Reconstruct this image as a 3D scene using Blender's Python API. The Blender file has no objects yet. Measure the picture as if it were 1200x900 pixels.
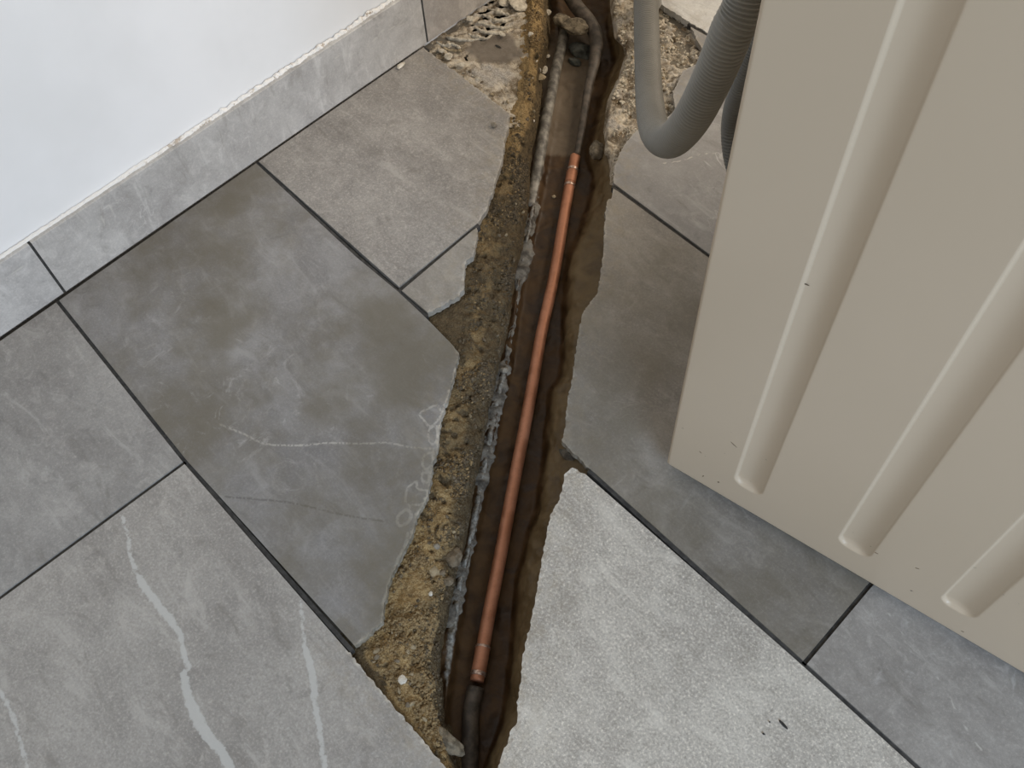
import bpy, bmesh, math, random
import numpy as np
from mathutils import Vector, Matrix, noise as mnoise
from mathutils.geometry import delaunay_2d_cdt
from mathutils.bvhtree import BVHTree

random.seed(7); rng = np.random.default_rng(7)
scn = bpy.context.scene
col = scn.collection

# ---------------------------------------------------------------- camera
CR = np.array([[0.6773176183198191, 0.7344011422861918, -0.043540855767119184],
               [0.6100602022036739, -0.5937484612716739, -0.5246802020499252],
               [-0.41117805583564415, 0.3288126015586109, -0.8501852030313173]])
CC = np.array([0.9130110197651033, -0.03736509157656136, 0.9040384237865122])
CF = 1132.6654310175452
cam_data = bpy.data.cameras.new('camera')
cam = bpy.data.objects.new('camera', cam_data); col.objects.link(cam)
cam_data.sensor_fit = 'HORIZONTAL'; cam_data.sensor_width = 36.0
cam_data.lens = 36.0 * CF / 1200.0
cam_data.clip_start = 0.02
M = Matrix(((CR[0][0], -CR[1][0], -CR[2][0], CC[0]),
            (CR[0][1], -CR[1][1], -CR[2][1], CC[1]),
            (CR[0][2], -CR[1][2], -CR[2][2], CC[2]), (0, 0, 0, 1)))
cam.matrix_world = M
scn.camera = cam

# ---------------------------------------------------------------- world, lights, exposure
scn.view_settings.view_transform = 'Standard'; scn.view_settings.look = 'None'
scn.view_settings.gamma = 1.0; scn.view_settings.exposure = 0.12
scn.view_settings.use_curve_mapping = False
world = bpy.data.worlds.new('room_light'); scn.world = world; world.use_nodes = True
bg = world.node_tree.nodes['Background']
bg.inputs[0].default_value = (1.0, 0.855, 0.67, 1); bg.inputs[1].default_value = 0.35

def area(name, loc, aim, sx, sy, power, colour):
    d = bpy.data.lights.new(name, 'AREA'); d.shape = 'RECTANGLE'; d.size = sx; d.size_y = sy
    d.energy = power; d.color = colour
    o = bpy.data.objects.new(name, d); col.objects.link(o); o.location = loc
    o.rotation_euler = (Vector(aim) - Vector(loc)).to_track_quat('-Z', 'Y').to_euler()
    return o
area('window_daylight', (2.9, -0.45, 1.35), (0.3, 0.15, 0.1), 1.3, 1.2, 54, (0.70, 0.88, 1.12))
area('far_window_daylight', (0.95, 2.1, 1.35), (0.1, 0.6, 0.1), 0.9, 0.9, 30, (1.0, 0.87, 0.72))

# ---------------------------------------------------------------- helpers
def P(px, py, z=0.0):            # a point of the photograph measured onto the plane of height z
    r = CR.T @ np.array([(px - 600) / CF, (py - 450) / CF, 1.0])
    return CC + r * ((z - CC[2]) / r[2])
def D(px, py, d):                # a point at distance d along the view axis
    r = CR.T @ np.array([(px - 600) / CF, (py - 450) / CF, 1.0])
    return CC + r * d

def hash3(ix, iy, iz):
    h = (ix * 374761393 + iy * 668265263 + iz * 2147483647 * 13) & 0xffffffff
    h = ((h ^ (h >> 13)) * 1274126177) & 0xffffffff
    h = ((h ^ (h >> 16)) * 2246822519) & 0xffffffff
    return ((h ^ (h >> 15)) & 0xffff) / 32767.5 - 1.0
def vnoise(p, seed=0):
    p = np.asarray(p, float); i = np.floor(p).astype(np.int64); f = p - i
    u = f * f * (3 - 2 * f); out = 0
    for dx in (0, 1):
        for dy in (0, 1):
            for dz in (0, 1):
                w = (u[:, 0] if dx else 1 - u[:, 0]) * (u[:, 1] if dy else 1 - u[:, 1]) * (u[:, 2] if dz else 1 - u[:, 2])
                out = out + w * hash3(i[:, 0] + dx + seed * 101, i[:, 1] + dy, i[:, 2] + dz)
    return out
def fbm(p, scale, octs=4, seed=0, gain=0.5):
    o = 0; a = 1.0; s = 1.0 / scale
    for k in range(octs):
        o = o + a * vnoise(np.asarray(p) * s + 17.3 * k, seed + k); a *= gain; s *= 2.03
    return o

def link(name, me, mat=None, parent=None):
    o = bpy.data.objects.new(name, me); col.objects.link(o)
    if mat is not None and len(me.materials) == 0: me.materials.append(mat)
    if parent is not None: o.parent = parent
    return o
def empty(name, loc=(0, 0, 0)):
    o = bpy.data.objects.new(name, None); col.objects.link(o); o.location = loc; o.empty_display_size = .05
    return o
def tag(o, label=None, cat=None, group=None, kind=None):
    if label: o['label'] = label
    if cat: o['category'] = cat
    if group: o['group'] = group
    if kind: o['kind'] = kind
    return o
def mesh(name, v, f, smooth=True):
    me = bpy.data.meshes.new(name); me.from_pydata([tuple(map(float, q)) for q in v], [], f)
    me.validate(); me.update()
    if smooth: me.polygons.foreach_set('use_smooth', [True] * len(me.polygons))
    return me
def attr(me, name, vals):
    a = me.attributes.new(name, 'FLOAT', 'POINT'); a.data.foreach_set('value', np.asarray(vals, np.float32))
def box_mesh(name, cx, cy, cz, sx, sy, sz, bev=0.0):
    bm = bmesh.new(); bmesh.ops.create_cube(bm, size=1.0)
    bmesh.ops.scale(bm, vec=(sx, sy, sz), verts=bm.verts); bmesh.ops.translate(bm, vec=(cx, cy, cz), verts=bm.verts)
    if bev: bmesh.ops.bevel(bm, geom=bm.edges[:], offset=bev, segments=3, affect='EDGES', profile=.5)
    me = bpy.data.meshes.new(name); bm.to_mesh(me); bm.free(); return me
def catmull(pts, n):
    pts = [np.asarray(p, float) for p in pts]
    pts = [2 * pts[0] - pts[1]] + pts + [2 * pts[-1] - pts[-2]]
    out = []
    for i in range(1, len(pts) - 2):
        a, b, c, d = pts[i - 1:i + 3]
        for k in range(n):
            t = k / n
            out.append(.5 * (2 * b + (c - a) * t + (2 * a - 5 * b + 4 * c - d) * t * t + (3 * b - a - 3 * c + d) * t ** 3))
    out.append(pts[-2]); return np.array(out)
def resample(path, step):
    d = np.r_[0, np.cumsum(np.linalg.norm(np.diff(path, axis=0), axis=1))]
    n = max(2, int(d[-1] / step) + 1); s = np.linspace(0, d[-1], n)
    return np.stack([np.interp(s, d, path[:, k]) for k in range(path.shape[1])], 1), s
def tube_mesh(name, path, radius, segs=20, cap=True, squash=None):
    n = len(path); rad = np.full(n, radius) if np.isscalar(radius) else np.asarray(radius)
    tan = np.gradient(path, axis=0); tan /= np.linalg.norm(tan, axis=1)[:, None]
    up = np.array([0, 0, 1.0]) if abs(tan[0][2]) < .9 else np.array([1.0, 0, 0])
    nrm = up - tan[0] * (up @ tan[0]); nrm /= np.linalg.norm(nrm)
    v = []; f = []
    for i in range(n):
        nrm = nrm - tan[i] * (nrm @ tan[i]); nrm /= np.linalg.norm(nrm); b = np.cross(tan[i], nrm)
        for k in range(segs):
            a = 2 * math.pi * k / segs
            v.append(path[i] + rad[i] * (math.cos(a) * nrm * (squash or 1) + math.sin(a) * b))
    for i in range(n - 1):
        for k in range(segs):
            k2 = (k + 1) % segs
            f.append((i * segs + k, i * segs + k2, (i + 1) * segs + k2, (i + 1) * segs + k))
    if cap: f += [tuple(range(segs - 1, -1, -1)), tuple((n - 1) * segs + k for k in range(segs))]
    return mesh(name, v, f)

# ---------------------------------------------------------------- materials
class Mat:
    def __init__(s, name, rough=.6, spec=.5, metal=0.0):
        s.m = bpy.data.materials.new(name); s.m.use_nodes = True; s.t = s.m.node_tree
        s.b = s.t.nodes['Principled BSDF']
        s.b.inputs['Roughness'].default_value = rough; s.b.inputs['Metallic'].default_value = metal
        s.b.inputs['Specular IOR Level'].default_value = spec
    def n(s, typ, **kw):
        x = s.t.nodes.new(typ)
        for k, v in kw.items(): setattr(x, k, v)
        return x
    def put(s, sock, v):
        if isinstance(v, bpy.types.NodeSocket): s.t.links.new(v, sock)
        elif isinstance(v, (tuple, list)): sock.default_value = (*v, 1.0) if len(v) == 3 and sock.type == 'RGBA' else v
        else: sock.default_value = v
    def pos(s):
        return s.n('ShaderNodeNewGeometry').outputs['Position']
    def noise(s, scale, detail=4, rough=.55, vec=None, dist=0.0, lac=2.0):
        x = s.n('ShaderNodeTexNoise'); x.inputs['Scale'].default_value = scale; x.inputs['Detail'].default_value = detail
        x.inputs['Roughness'].default_value = rough; x.inputs['Distortion'].default_value = dist
        s.put(x.inputs['Vector'], vec if vec is not None else s.pos()); return x.outputs['Fac']
    def voro(s, scale, vec=None, feature='F1'):
        x = s.n('ShaderNodeTexVoronoi', feature=feature); x.inputs['Scale'].default_value = scale
        s.put(x.inputs['Vector'], vec if vec is not None else s.pos()); return x.outputs['Distance']
    def mr(s, v, a, b, c=0.0, d=1.0, smooth=True):
        x = s.n('ShaderNodeMapRange', interpolation_type='SMOOTHSTEP' if smooth else 'LINEAR')
        s.put(x.inputs[0], v)
        for i, q in enumerate((a, b, c, d)): s.put(x.inputs[i + 1], q)
        return x.outputs[0]
    def math(s, op, a, b=0.0, clamp=False):
        x = s.n('ShaderNodeMath', operation=op, use_clamp=clamp); s.put(x.inputs[0], a); s.put(x.inputs[1], b); return x.outputs[0]
    def mix(s, fac, a, b, mode='MIX'):
        x = s.n('ShaderNodeMix', data_type='RGBA', blend_type=mode)
        s.put(x.inputs[0], fac); s.put(x.inputs[6], a); s.put(x.inputs[7], b); return x.outputs[2]
    def attr(s, name, typ='GEOMETRY', out='Fac'):
        x = s.n('ShaderNodeAttribute', attribute_type=typ, attribute_name=name); return x.outputs[out]
    def bump(s, h, strength=.3, dist=.001):
        x = s.n('ShaderNodeBump'); x.inputs['Strength'].default_value = strength; x.inputs['Distance'].default_value = dist
        s.put(x.inputs['Height'], h); s.t.links.new(x.outputs[0], s.b.inputs['Normal']); return x
    def color(s, v): s.put(s.b.inputs['Base Color'], v)
    def rough(s, v): s.put(s.b.inputs['Roughness'], v)

def tile_material():
    m = Mat('stone_look_tile', .45)
    seed = m.attr('seed', 'OBJECT', 'Vector'); tint = m.attr('tint', 'OBJECT', 'Color')
    vec = m.n('ShaderNodeVectorMath', operation='ADD'); m.put(vec.inputs[0], m.pos()); m.put(vec.inputs[1], seed)
    v = vec.outputs[0]
    big = m.noise(9, 5, .6, v, .6); mid = m.noise(42, 5, .65, v, 1.2); fine = m.noise(380, 5, .8, v)
    c = m.mix(m.mr(big, .3, .72), (.235, .225, .215), (.335, .325, .31))
    c = m.mix(m.math('MULTIPLY', m.mr(mid, .5, .75), .55), c, (.42, .405, .385))
    c = m.mix(m.math('MULTIPLY', m.mr(mid, .46, .28), .45), c, (.17, .163, .155))
    sp = m.attr('speckle', 'OBJECT')
    c = m.mix(m.math('MULTIPLY', m.mr(fine, .50, .68), m.math('MULTIPLY', sp, .62)), c, (.60, .58, .54))
    c = m.mix(m.math('MULTIPLY', m.mr(fine, .50, .34), m.math('MULTIPLY', sp, .55)), c, (.13, .125, .115))
    # cloudy streaks of the stone print
    mp = m.n('ShaderNodeMapping'); mp.inputs['Rotation'].default_value = (0, 0, .6); mp.inputs['Scale'].default_value = (1.0, 3.2, 1.0); m.put(mp.inputs['Vector'], v)
    st = m.noise(13, 7, .68, mp.outputs[0], .9)
    c = m.mix(m.math('MULTIPLY', m.mr(st, .52, .70), .55), c, (.43, .42, .40)); c = m.mix(m.math('MULTIPLY', m.mr(st, .46, .30), .5), c, (.165, .155, .14))
    # thin wandering printed veins
    w = m.noise(7, 4, .55, v, 1.5); vein = m.mr(m.math('ABSOLUTE', m.math('SUBTRACT', w, .5)), .0, .006, 1.0, 0.0)
    vein = m.math('MULTIPLY', vein, m.mr(m.noise(14, 3, .5, v), .5, .68))
    c = m.mix(m.math('MULTIPLY', vein, m.attr('veins', 'OBJECT')), c, (.55, .54, .52))
    c = m.mix(1.0, c, tint, 'MULTIPLY')
    # printed bold veins, dark hairline crack, broken pale ceramic edge
    wob = m.math('MULTIPLY', m.math('SUBTRACT', m.noise(150, 5, .68), .5), .0095)
    d = m.math('ADD', m.attr('vein_distance'), wob)
    c = m.mix(m.math('MULTIPLY', m.mr(d, .0012, -.0006), .82), c, (.50, .50, .475))
    d2 = m.math('ADD', m.attr('hair_distance'), m.math('MULTIPLY', m.math('SUBTRACT', m.noise(200, 3, .6), .5), .0022))
    c = m.mix(m.math('MULTIPLY', m.mr(d2, .0012, -.0002), .6), c, (.55, .53, .48))
    d3 = m.math('ADD', m.attr('crack_distance'), m.math('MULTIPLY', m.math('SUBTRACT', m.noise(90, 3, .6), .5), .0012))
    c = m.mix(m.math('MULTIPLY', m.mr(d3, .0010, .0), .6), c, (.09, .085, .08))
    # dried cement haze and tan dust near the cut
    bd = m.math('ADD', m.attr('broken_distance'), m.math('MULTIPLY', m.math('SUBTRACT', m.noise(120, 4, .65), .5), .012))
    c = m.mix(m.math('MULTIPLY', m.mr(bd, .003, -.0015), m.attr('chipped', 'OBJECT')), c, (.58, .54, .46))
    dust = m.math('MULTIPLY', m.mr(bd, .06, .0), m.mr(m.noise(60, 5, .7), .4, .75))
    c = m.mix(m.math('MULTIPLY', dust, .45), c, (.30, .25, .17))
    dirt = m.math('MULTIPLY', m.attr('dirt', 'OBJECT'), m.mr(m.noise(6, 6, .62), .36, .62))
    c = m.mix(dirt, c, (.125, .108, .072))
    scuff = m.math('MULTIPLY', m.mr(m.noise(16, 6, .7, v, 2.5), .56, .72), m.mr(m.noise(5, 2, .5, v), .45, .6))
    c = m.mix(m.math('MULTIPLY', scuff, m.math('MULTIPLY', m.attr('scuffs', 'OBJECT'), .6)), c, (.47, .46, .44))
    m.color(c)
    m.rough(m.mr(mid, .3, .7, .38, .56))
    m.bump(m.math('ADD', m.math('MULTIPLY', fine, .25), mid), .2, .0006)
    return m.m

def simple(name, rough, c1, c2, scale=60, detail=4, lo=.35, hi=.65, bump=.0, bscale=300, bdist=.001, spec=.5, metal=0.0):
    m = Mat(name, rough, spec, metal)
    m.color(m.mix(m.mr(m.noise(scale, detail, .6), lo, hi), c1, c2))
    if bump: m.bump(m.noise(bscale, 4, .6), bump, bdist)
    return m.m

TILE = tile_material()
def sand_material():
    m = Mat('sand', .95, .2)
    wet = m.attr('wet')
    g1 = m.noise(110, 5, .7); g2 = m.noise(900, 2, .6); v = m.voro(340)
    dry = m.mix(m.mr(g1, .3, .7), (.235, .155, .068), (.40, .28, .130))
    dry = m.mix(m.math('MULTIPLY', m.mr(g2, .52, .72), .7), dry, (.48, .37, .22))
    dry = m.mix(m.math('MULTIPLY', m.mr(g2, .46, .30), .7), dry, (.11, .075, .035))
    dk = m.mix(m.mr(g1, .3, .7), (.060, .042, .022), (.135, .098, .052))
    dk = m.mix(m.math('MULTIPLY', m.mr(g2, .53, .72), .5), dk, (.24, .19, .12))
    m.color(m.mix(m.mr(wet, .15, .85), dry, dk))
    m.rough(m.mr(wet, .3, .9, .97, .7))
    m.bump(m.math('ADD', m.math('MULTIPLY', g2, .8), m.math('ADD', g1, v)), .8, .0022)
    return m.m
SAND = sand_material()
def mud_material():
    m = Mat('wet_mud', .5, .22)
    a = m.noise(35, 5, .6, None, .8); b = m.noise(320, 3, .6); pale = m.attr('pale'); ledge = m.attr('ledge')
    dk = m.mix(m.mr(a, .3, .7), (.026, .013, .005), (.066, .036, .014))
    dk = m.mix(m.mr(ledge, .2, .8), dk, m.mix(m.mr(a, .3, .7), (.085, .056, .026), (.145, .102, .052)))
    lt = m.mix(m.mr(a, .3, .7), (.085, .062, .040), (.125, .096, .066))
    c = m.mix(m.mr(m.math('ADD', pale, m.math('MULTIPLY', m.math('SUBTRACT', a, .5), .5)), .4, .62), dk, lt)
    cem = m.attr('cement')
    e = m.math('ADD', cem, m.math('MULTIPLY', m.math('SUBTRACT', m.noise(70, 5, .7), .5), 1.1))
    c = m.mix(m.mr(e, .5, .85), c, m.mix(m.mr(b, .3, .7), (.12, .115, .10), (.30, .29, .26)))
    m.color(c)
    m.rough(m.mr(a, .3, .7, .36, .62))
    m.bump(m.math('ADD', m.math('MULTIPLY', b, .5), a), .35, .0016)
    return m.m
MUD = mud_material()
def screed_material():
    m = Mat('broken_screed', .9, .3)
    a = m.noise(45, 6, .65, None, .5); b = m.noise(520, 3, .65); r = m.attr('rough_zone')
    sm = m.mix(m.mr(a, .3, .7), (.15, .125, .098), (.215, .185, .15))
    rg = m.mix(m.mr(a, .36, .66), (.15, .11, .065), (.60, .53, .42))
    rg = m.mix(m.math('MULTIPLY', m.mr(b, .55, .7), .7), rg, (.68, .62, .52))
    rg = m.mix(m.math('MULTIPLY', m.mr(b, .45, .32), .6), rg, (.085, .06, .035))
    c = m.mix(m.mr(r, .3, .7), sm, rg)
    c = m.mix(m.mr(m.attr('pale'), .3, .8), c, m.mix(m.mr(b, .35, .65), (.30, .27, .23), (.52, .48, .42)))
    m.color(c); m.bump(m.math('ADD', a, m.math('MULTIPLY', b, .6)), .7, .002); return m.m
SCREED = screed_material()
GROUT = simple('dark_grout', .9, (.030, .028, .026), (.058, .055, .050), 150, bump=.4, bscale=900)
BASE = simple('concrete_slab', .95, (.10, .085, .065), (.16, .14, .11), 60, bump=.4)
CEMENT = simple('grey_cement', .9, (.06, .052, .042), (.215, .20, .17), 75, bump=.7, bscale=500, bdist=.002)
CONCRETE = simple('old_concrete', .95, (.085, .068, .045), (.235, .195, .135), 110, bump=.8, bscale=450, bdist=.002)
GREENISH = simple('greenish_cement', .8, (.045, .05, .042), (.115, .12, .105), 90, bump=.8, bscale=400, bdist=.002)
STONE_PALE = simple('pale_stone', .85, (.50, .46, .38), (.72, .68, .60), 200, bump=.5, bscale=700)
STONE_TAN = simple('tan_stone', .9, (.22, .17, .10), (.38, .31, .20), 180, bump=.6, bscale=600)
STONE_BROWN = simple('brown_stone', .9, (.10, .075, .045), (.19, .15, .10), 180, bump=.6, bscale=600)
STONE_GREY = simple('grey_stone', .85, (.16, .14, .11), (.28, .25, .20), 180, bump=.6, bscale=600)
SOILCRUMB = simple('soil_crumb', .9, (.05, .036, .020), (.135, .102, .060), 260, lo=.3, hi=.7)
CRUMB = simple('sand_crumb', .95, (.14, .094, .043), (.31, .22, .108), 260, lo=.3, hi=.7)
MORTAR = simple('pale_mortar', .95, (.36, .32, .25), (.62, .57, .47), 140, bump=.7, bscale=600, bdist=.002)
BLACK = simple('black_scrap', .7, (.012, .011, .010), (.03, .027, .024), 300)
def copper_material():
    m = Mat('old_copper', .5, .5, .45)
    a = m.noise(60, 4, .6); b = m.noise(420, 3, .6)
    c = m.mix(m.mr(a, .35, .65), (.35, .148, .078), (.45, .205, .118))
    c = m.mix(m.math('MULTIPLY', m.mr(b, .58, .72), .5), c, (.18, .10, .06))
    m.color(c); m.rough(m.mr(a, .3, .7, .42, .62)); m.bump(b, .1, .0004); return m.m
COPPER = copper_material()
SOLDER = simple('solder', .4, (.30, .17, .12), (.62, .50, .42), 500, metal=.8)
SLEEVE = simple('mud_smeared_sleeve', .6, (.032, .025, .018), (.088, .070, .053), 90, bump=.3)
CONDUIT = simple('grey_pipe_plastic', .5, (.065, .058, .048), (.29, .27, .23), 70, 5, .36, .70, bump=.06)
HOSE = simple('grey_hose_plastic', .5, (.215, .21, .19), (.235, .23, .208), 30)
HOSE_DARK = simple('dark_grey_hose_plastic', .5, (.15, .15, .14), (.17, .17, .155), 30)
def enamel_material():
    m = Mat('cream_enamel', .36, .5)
    a = m.noise(3, 3, .5)
    c = m.mix(m.mr(a, .3, .7), (.48, .40, .297), (.51, .425, .32))
    geo = m.n('ShaderNodeTexCoord').outputs['Object']
    sc = m.math('MULTIPLY', m.mr(m.noise(150, 2, .5, geo), .735, .76), m.mr(m.noise(12, 2, .5, geo), .45, .55))
    sx_ = m.n('ShaderNodeSeparateXYZ'); m.put(sx_.inputs[0], geo); sc = m.math('MULTIPLY', sc, m.mr(sx_.outputs[2], .16, .05))
    c = m.mix(sc, c, (.12, .10, .075))
    m.color(c); m.bump(m.noise(500, 2, .5), .05, .0003); return m.m
ENAMEL = enamel_material()
DARKPLASTIC = simple('dark_plastic', .5, (.02, .02, .02), (.03, .03, .03), 40)
GLASS_DARK = Mat('door_glass', .05, .6); GLASS_DARK.color((.02, .025, .03)); GLASS_DARK = GLASS_DARK.m
def wall_material():
    m = Mat('white_painted_plaster', .75, .3)
    a = m.noise(6, 4, .55); b = m.noise(120, 4, .6)
    c = m.mix(m.mr(a, .3, .7), (.74, .735, .72), (.80, .795, .785))
    m.color(c); m.bump(m.math('ADD', a, m.math('MULTIPLY', b, .15)), .12, .002); return m.m
WALL = wall_material()
PLASTER = Mat('rough_plaster', .95, .2)
_sy = PLASTER.n('ShaderNodeSeparateXYZ'); PLASTER.put(_sy.inputs[0], PLASTER.pos())
PLASTER.color(PLASTER.mix(PLASTER.math('MULTIPLY', PLASTER.mr(_sy.outputs[1], .08, .3), PLASTER.mr(PLASTER.noise(60, 6, .75), .53, .62)), (.80, .78, .74), (.36, .27, .18)))
PLASTER.bump(PLASTER.noise(300, 4, .7), .8, .002); PLASTER = PLASTER.m

# ---------------------------------------------------------------- structure: floor, tiles, grout
floor_me = None
def poly_slab(name, polys, z0, z1, mat, parent=None):
    bm = bmesh.new()
    for poly in polys:
        vs = [bm.verts.new((x, y, z1)) for x, y in poly]
        f = bm.faces.new(vs); f.normal_update()
        if f.normal.z < 0: f.normal_flip()
        r = bmesh.ops.extrude_face_region(bm, geom=[f])
        bmesh.ops.translate(bm, vec=(0, 0, z0 - z1), verts=[e for e in r['geom'] if isinstance(e, bmesh.types.BMVert)])
        # keep a top too
        bm.faces.new([bm.verts.new((x, y, z1)) for x, y in poly])
    bmesh.ops.remove_doubles(bm, verts=bm.verts, dist=1e-6)
    bmesh.ops.recalc_face_normals(bm, faces=bm.faces)
    me = bpy.data.meshes.new(name); bm.to_mesh(me); bm.free()
    return link(name, me, mat, parent)

# left and right rims of the trench measured along the photograph's rows
ROW = lambda pts: (lambda y: np.interp(y, [p[1] for p in pts], [p[0] for p in pts]))
EL = ROW([(606, -60), (610, 0), (607, 60), (604, 110), (599, 135), (596, 148), (591, 163), (589, 185), (582, 205), (578, 222), (570, 245), (561, 262), (557, 291), (548, 305), (544, 322), (543, 337),
          (538, 345), (534, 405), (538, 415), (537, 421), (534, 434), (527, 458), (519, 484), (515, 499), (512, 523), (507, 545), (505, 564), (500, 586), (492, 600), (485, 625), (476, 639), (465, 661),
          (458, 674), (453, 697), (450, 708), (447, 728), (432, 745), (428, 770), (450, 800), (478, 840), (505, 874), (530, 905), (560, 945)])
IN = ROW([(640, -60), (639, 0), (639, 50), (630, 100), (629, 130), (626, 150), (618, 180), (616, 205), (616, 235), (610, 270), (605, 300), (597, 335), (592, 380), (582, 420), (576, 450), (569, 480), (562, 520), (556, 550),
          (548, 590), (544, 620), (540, 640), (533, 660), (527, 690), (521, 720), (515, 745), (511, 790), (514, 800), (515, 830), (518, 860), (526, 880), (534, 905), (552, 945)])
CH = ROW([(655, -60), (657, 0), (660, 60), (657, 100), (648, 150), (640, 200), (632, 240), (620, 300), (611, 340), (606, 380), (597, 440), (589, 470), (584, 500), (576, 540), (568, 580), (561, 620), (556, 640), (547, 680),
          (541, 720), (535, 760), (530, 800), (524, 840), (525, 870), (534, 900), (558, 945)])
R1 = ROW([(712, -60), (713, 0), (716, 40), (722, 70), (708, 110), (700, 145), (690, 185), (697, 210), (693, 240), (683, 270), (670, 300), (666, 350), (662, 400), (660, 440), (648, 460), (645, 500), (641, 540),
          (631, 600), (618, 640), (611, 680), (607, 710), (605, 740), (603, 760), (599, 790), (596, 820), (592, 845), (586, 862), (580, 882), (572, 905), (560, 945)])
ER = ROW([(716, -60), (717, 10), (720, 30), (722, 45), (732, 55), (734, 65), (728, 85), (722, 100), (713, 120), (711, 140), (709, 155), (712, 175), (716, 200), (715, 218), (714, 232), (708, 250), (708, 293), (703, 326), (699, 341),
          (690, 358), (681, 372), (675, 410), (672, 440), (665, 469), (661, 504), (658, 520), (662, 550), (660, 571), (653, 590), (645, 603), (641, 625), (638, 639), (631, 680), (623, 721), (616, 748), (612, 773),
          (609, 802), (606, 831), (606, 845), (597, 858), (593, 872), (586, 891), (576, 915), (568, 945)])
PIPE = ROW([(684, 150), (673, 187), (669, 210), (665, 230), (658, 272), (653, 304), (645, 347), (636, 380), (627, 434), (615.5, 499), (605, 551), (592, 621), (584, 665), (573, 719), (566, 758), (561, 788), (556, 813),
            (552, 835), (551, 878), (549, 905), (548, 945)])

floor = empty('floor'); tag(floor, 'grey stone-look tiled floor with a trench cut through it', kind='structure')
ys = np.arange(-58, 946, 12.0)
lrim = [tuple(P(EL(y) - 36, y, -.0115)[:2]) for y in ys]; rrim = [tuple(P(ER(y) + 30, y, -.0115)[:2]) for y in ys]
poly_slab('slab', [lrim + [(1.6, .12), (1.6, -.9), (-.03, -.9), (-.12, .9)],
                   rrim[::-1] + [(-.06, 1.05), (.1, 2.0), (1.8, 2.0), (1.8, .12)]], -.14, -.0115, BASE, floor)

def inset(poly, d):
    a = sum(poly[i][0] * poly[(i + 1) % len(poly)][1] - poly[(i + 1) % len(poly)][0] * poly[i][1] for i in range(len(poly)))
    s = 1 if a > 0 else -1; n = len(poly); out = []
    for i in range(n):
        p0, p1, p2 = (np.array(poly[(i + k) % n][:2]) for k in (-1, 0, 1))
        d1 = (p1 - p0) / np.linalg.norm(p1 - p0); d2 = (p2 - p1) / np.linalg.norm(p2 - p1)
        n1 = s * np.array([-d1[1], d1[0]]); n2 = s * np.array([-d2[1], d2[0]])
        k = n1 + n2; q = max(.35, 1 + n1 @ n2)
        out.append(p1 + k * d / q)
    return out
def seg_dist(q, lines):
    best = np.full(len(q), 1.0)
    for ln, hw in lines:
        ln = np.array(ln)
        for a, b in zip(ln[:-1], ln[1:]):
            ab = b - a; t = np.clip(((q - a) @ ab) / max(ab @ ab, 1e-12), 0, 1)
            best = np.minimum(best, np.linalg.norm(q - a - t[:, None] * ab, axis=1) - hw)
    return best
def px(*pts): return [tuple(P(x, y)[:2]) for x, y in pts]

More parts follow.
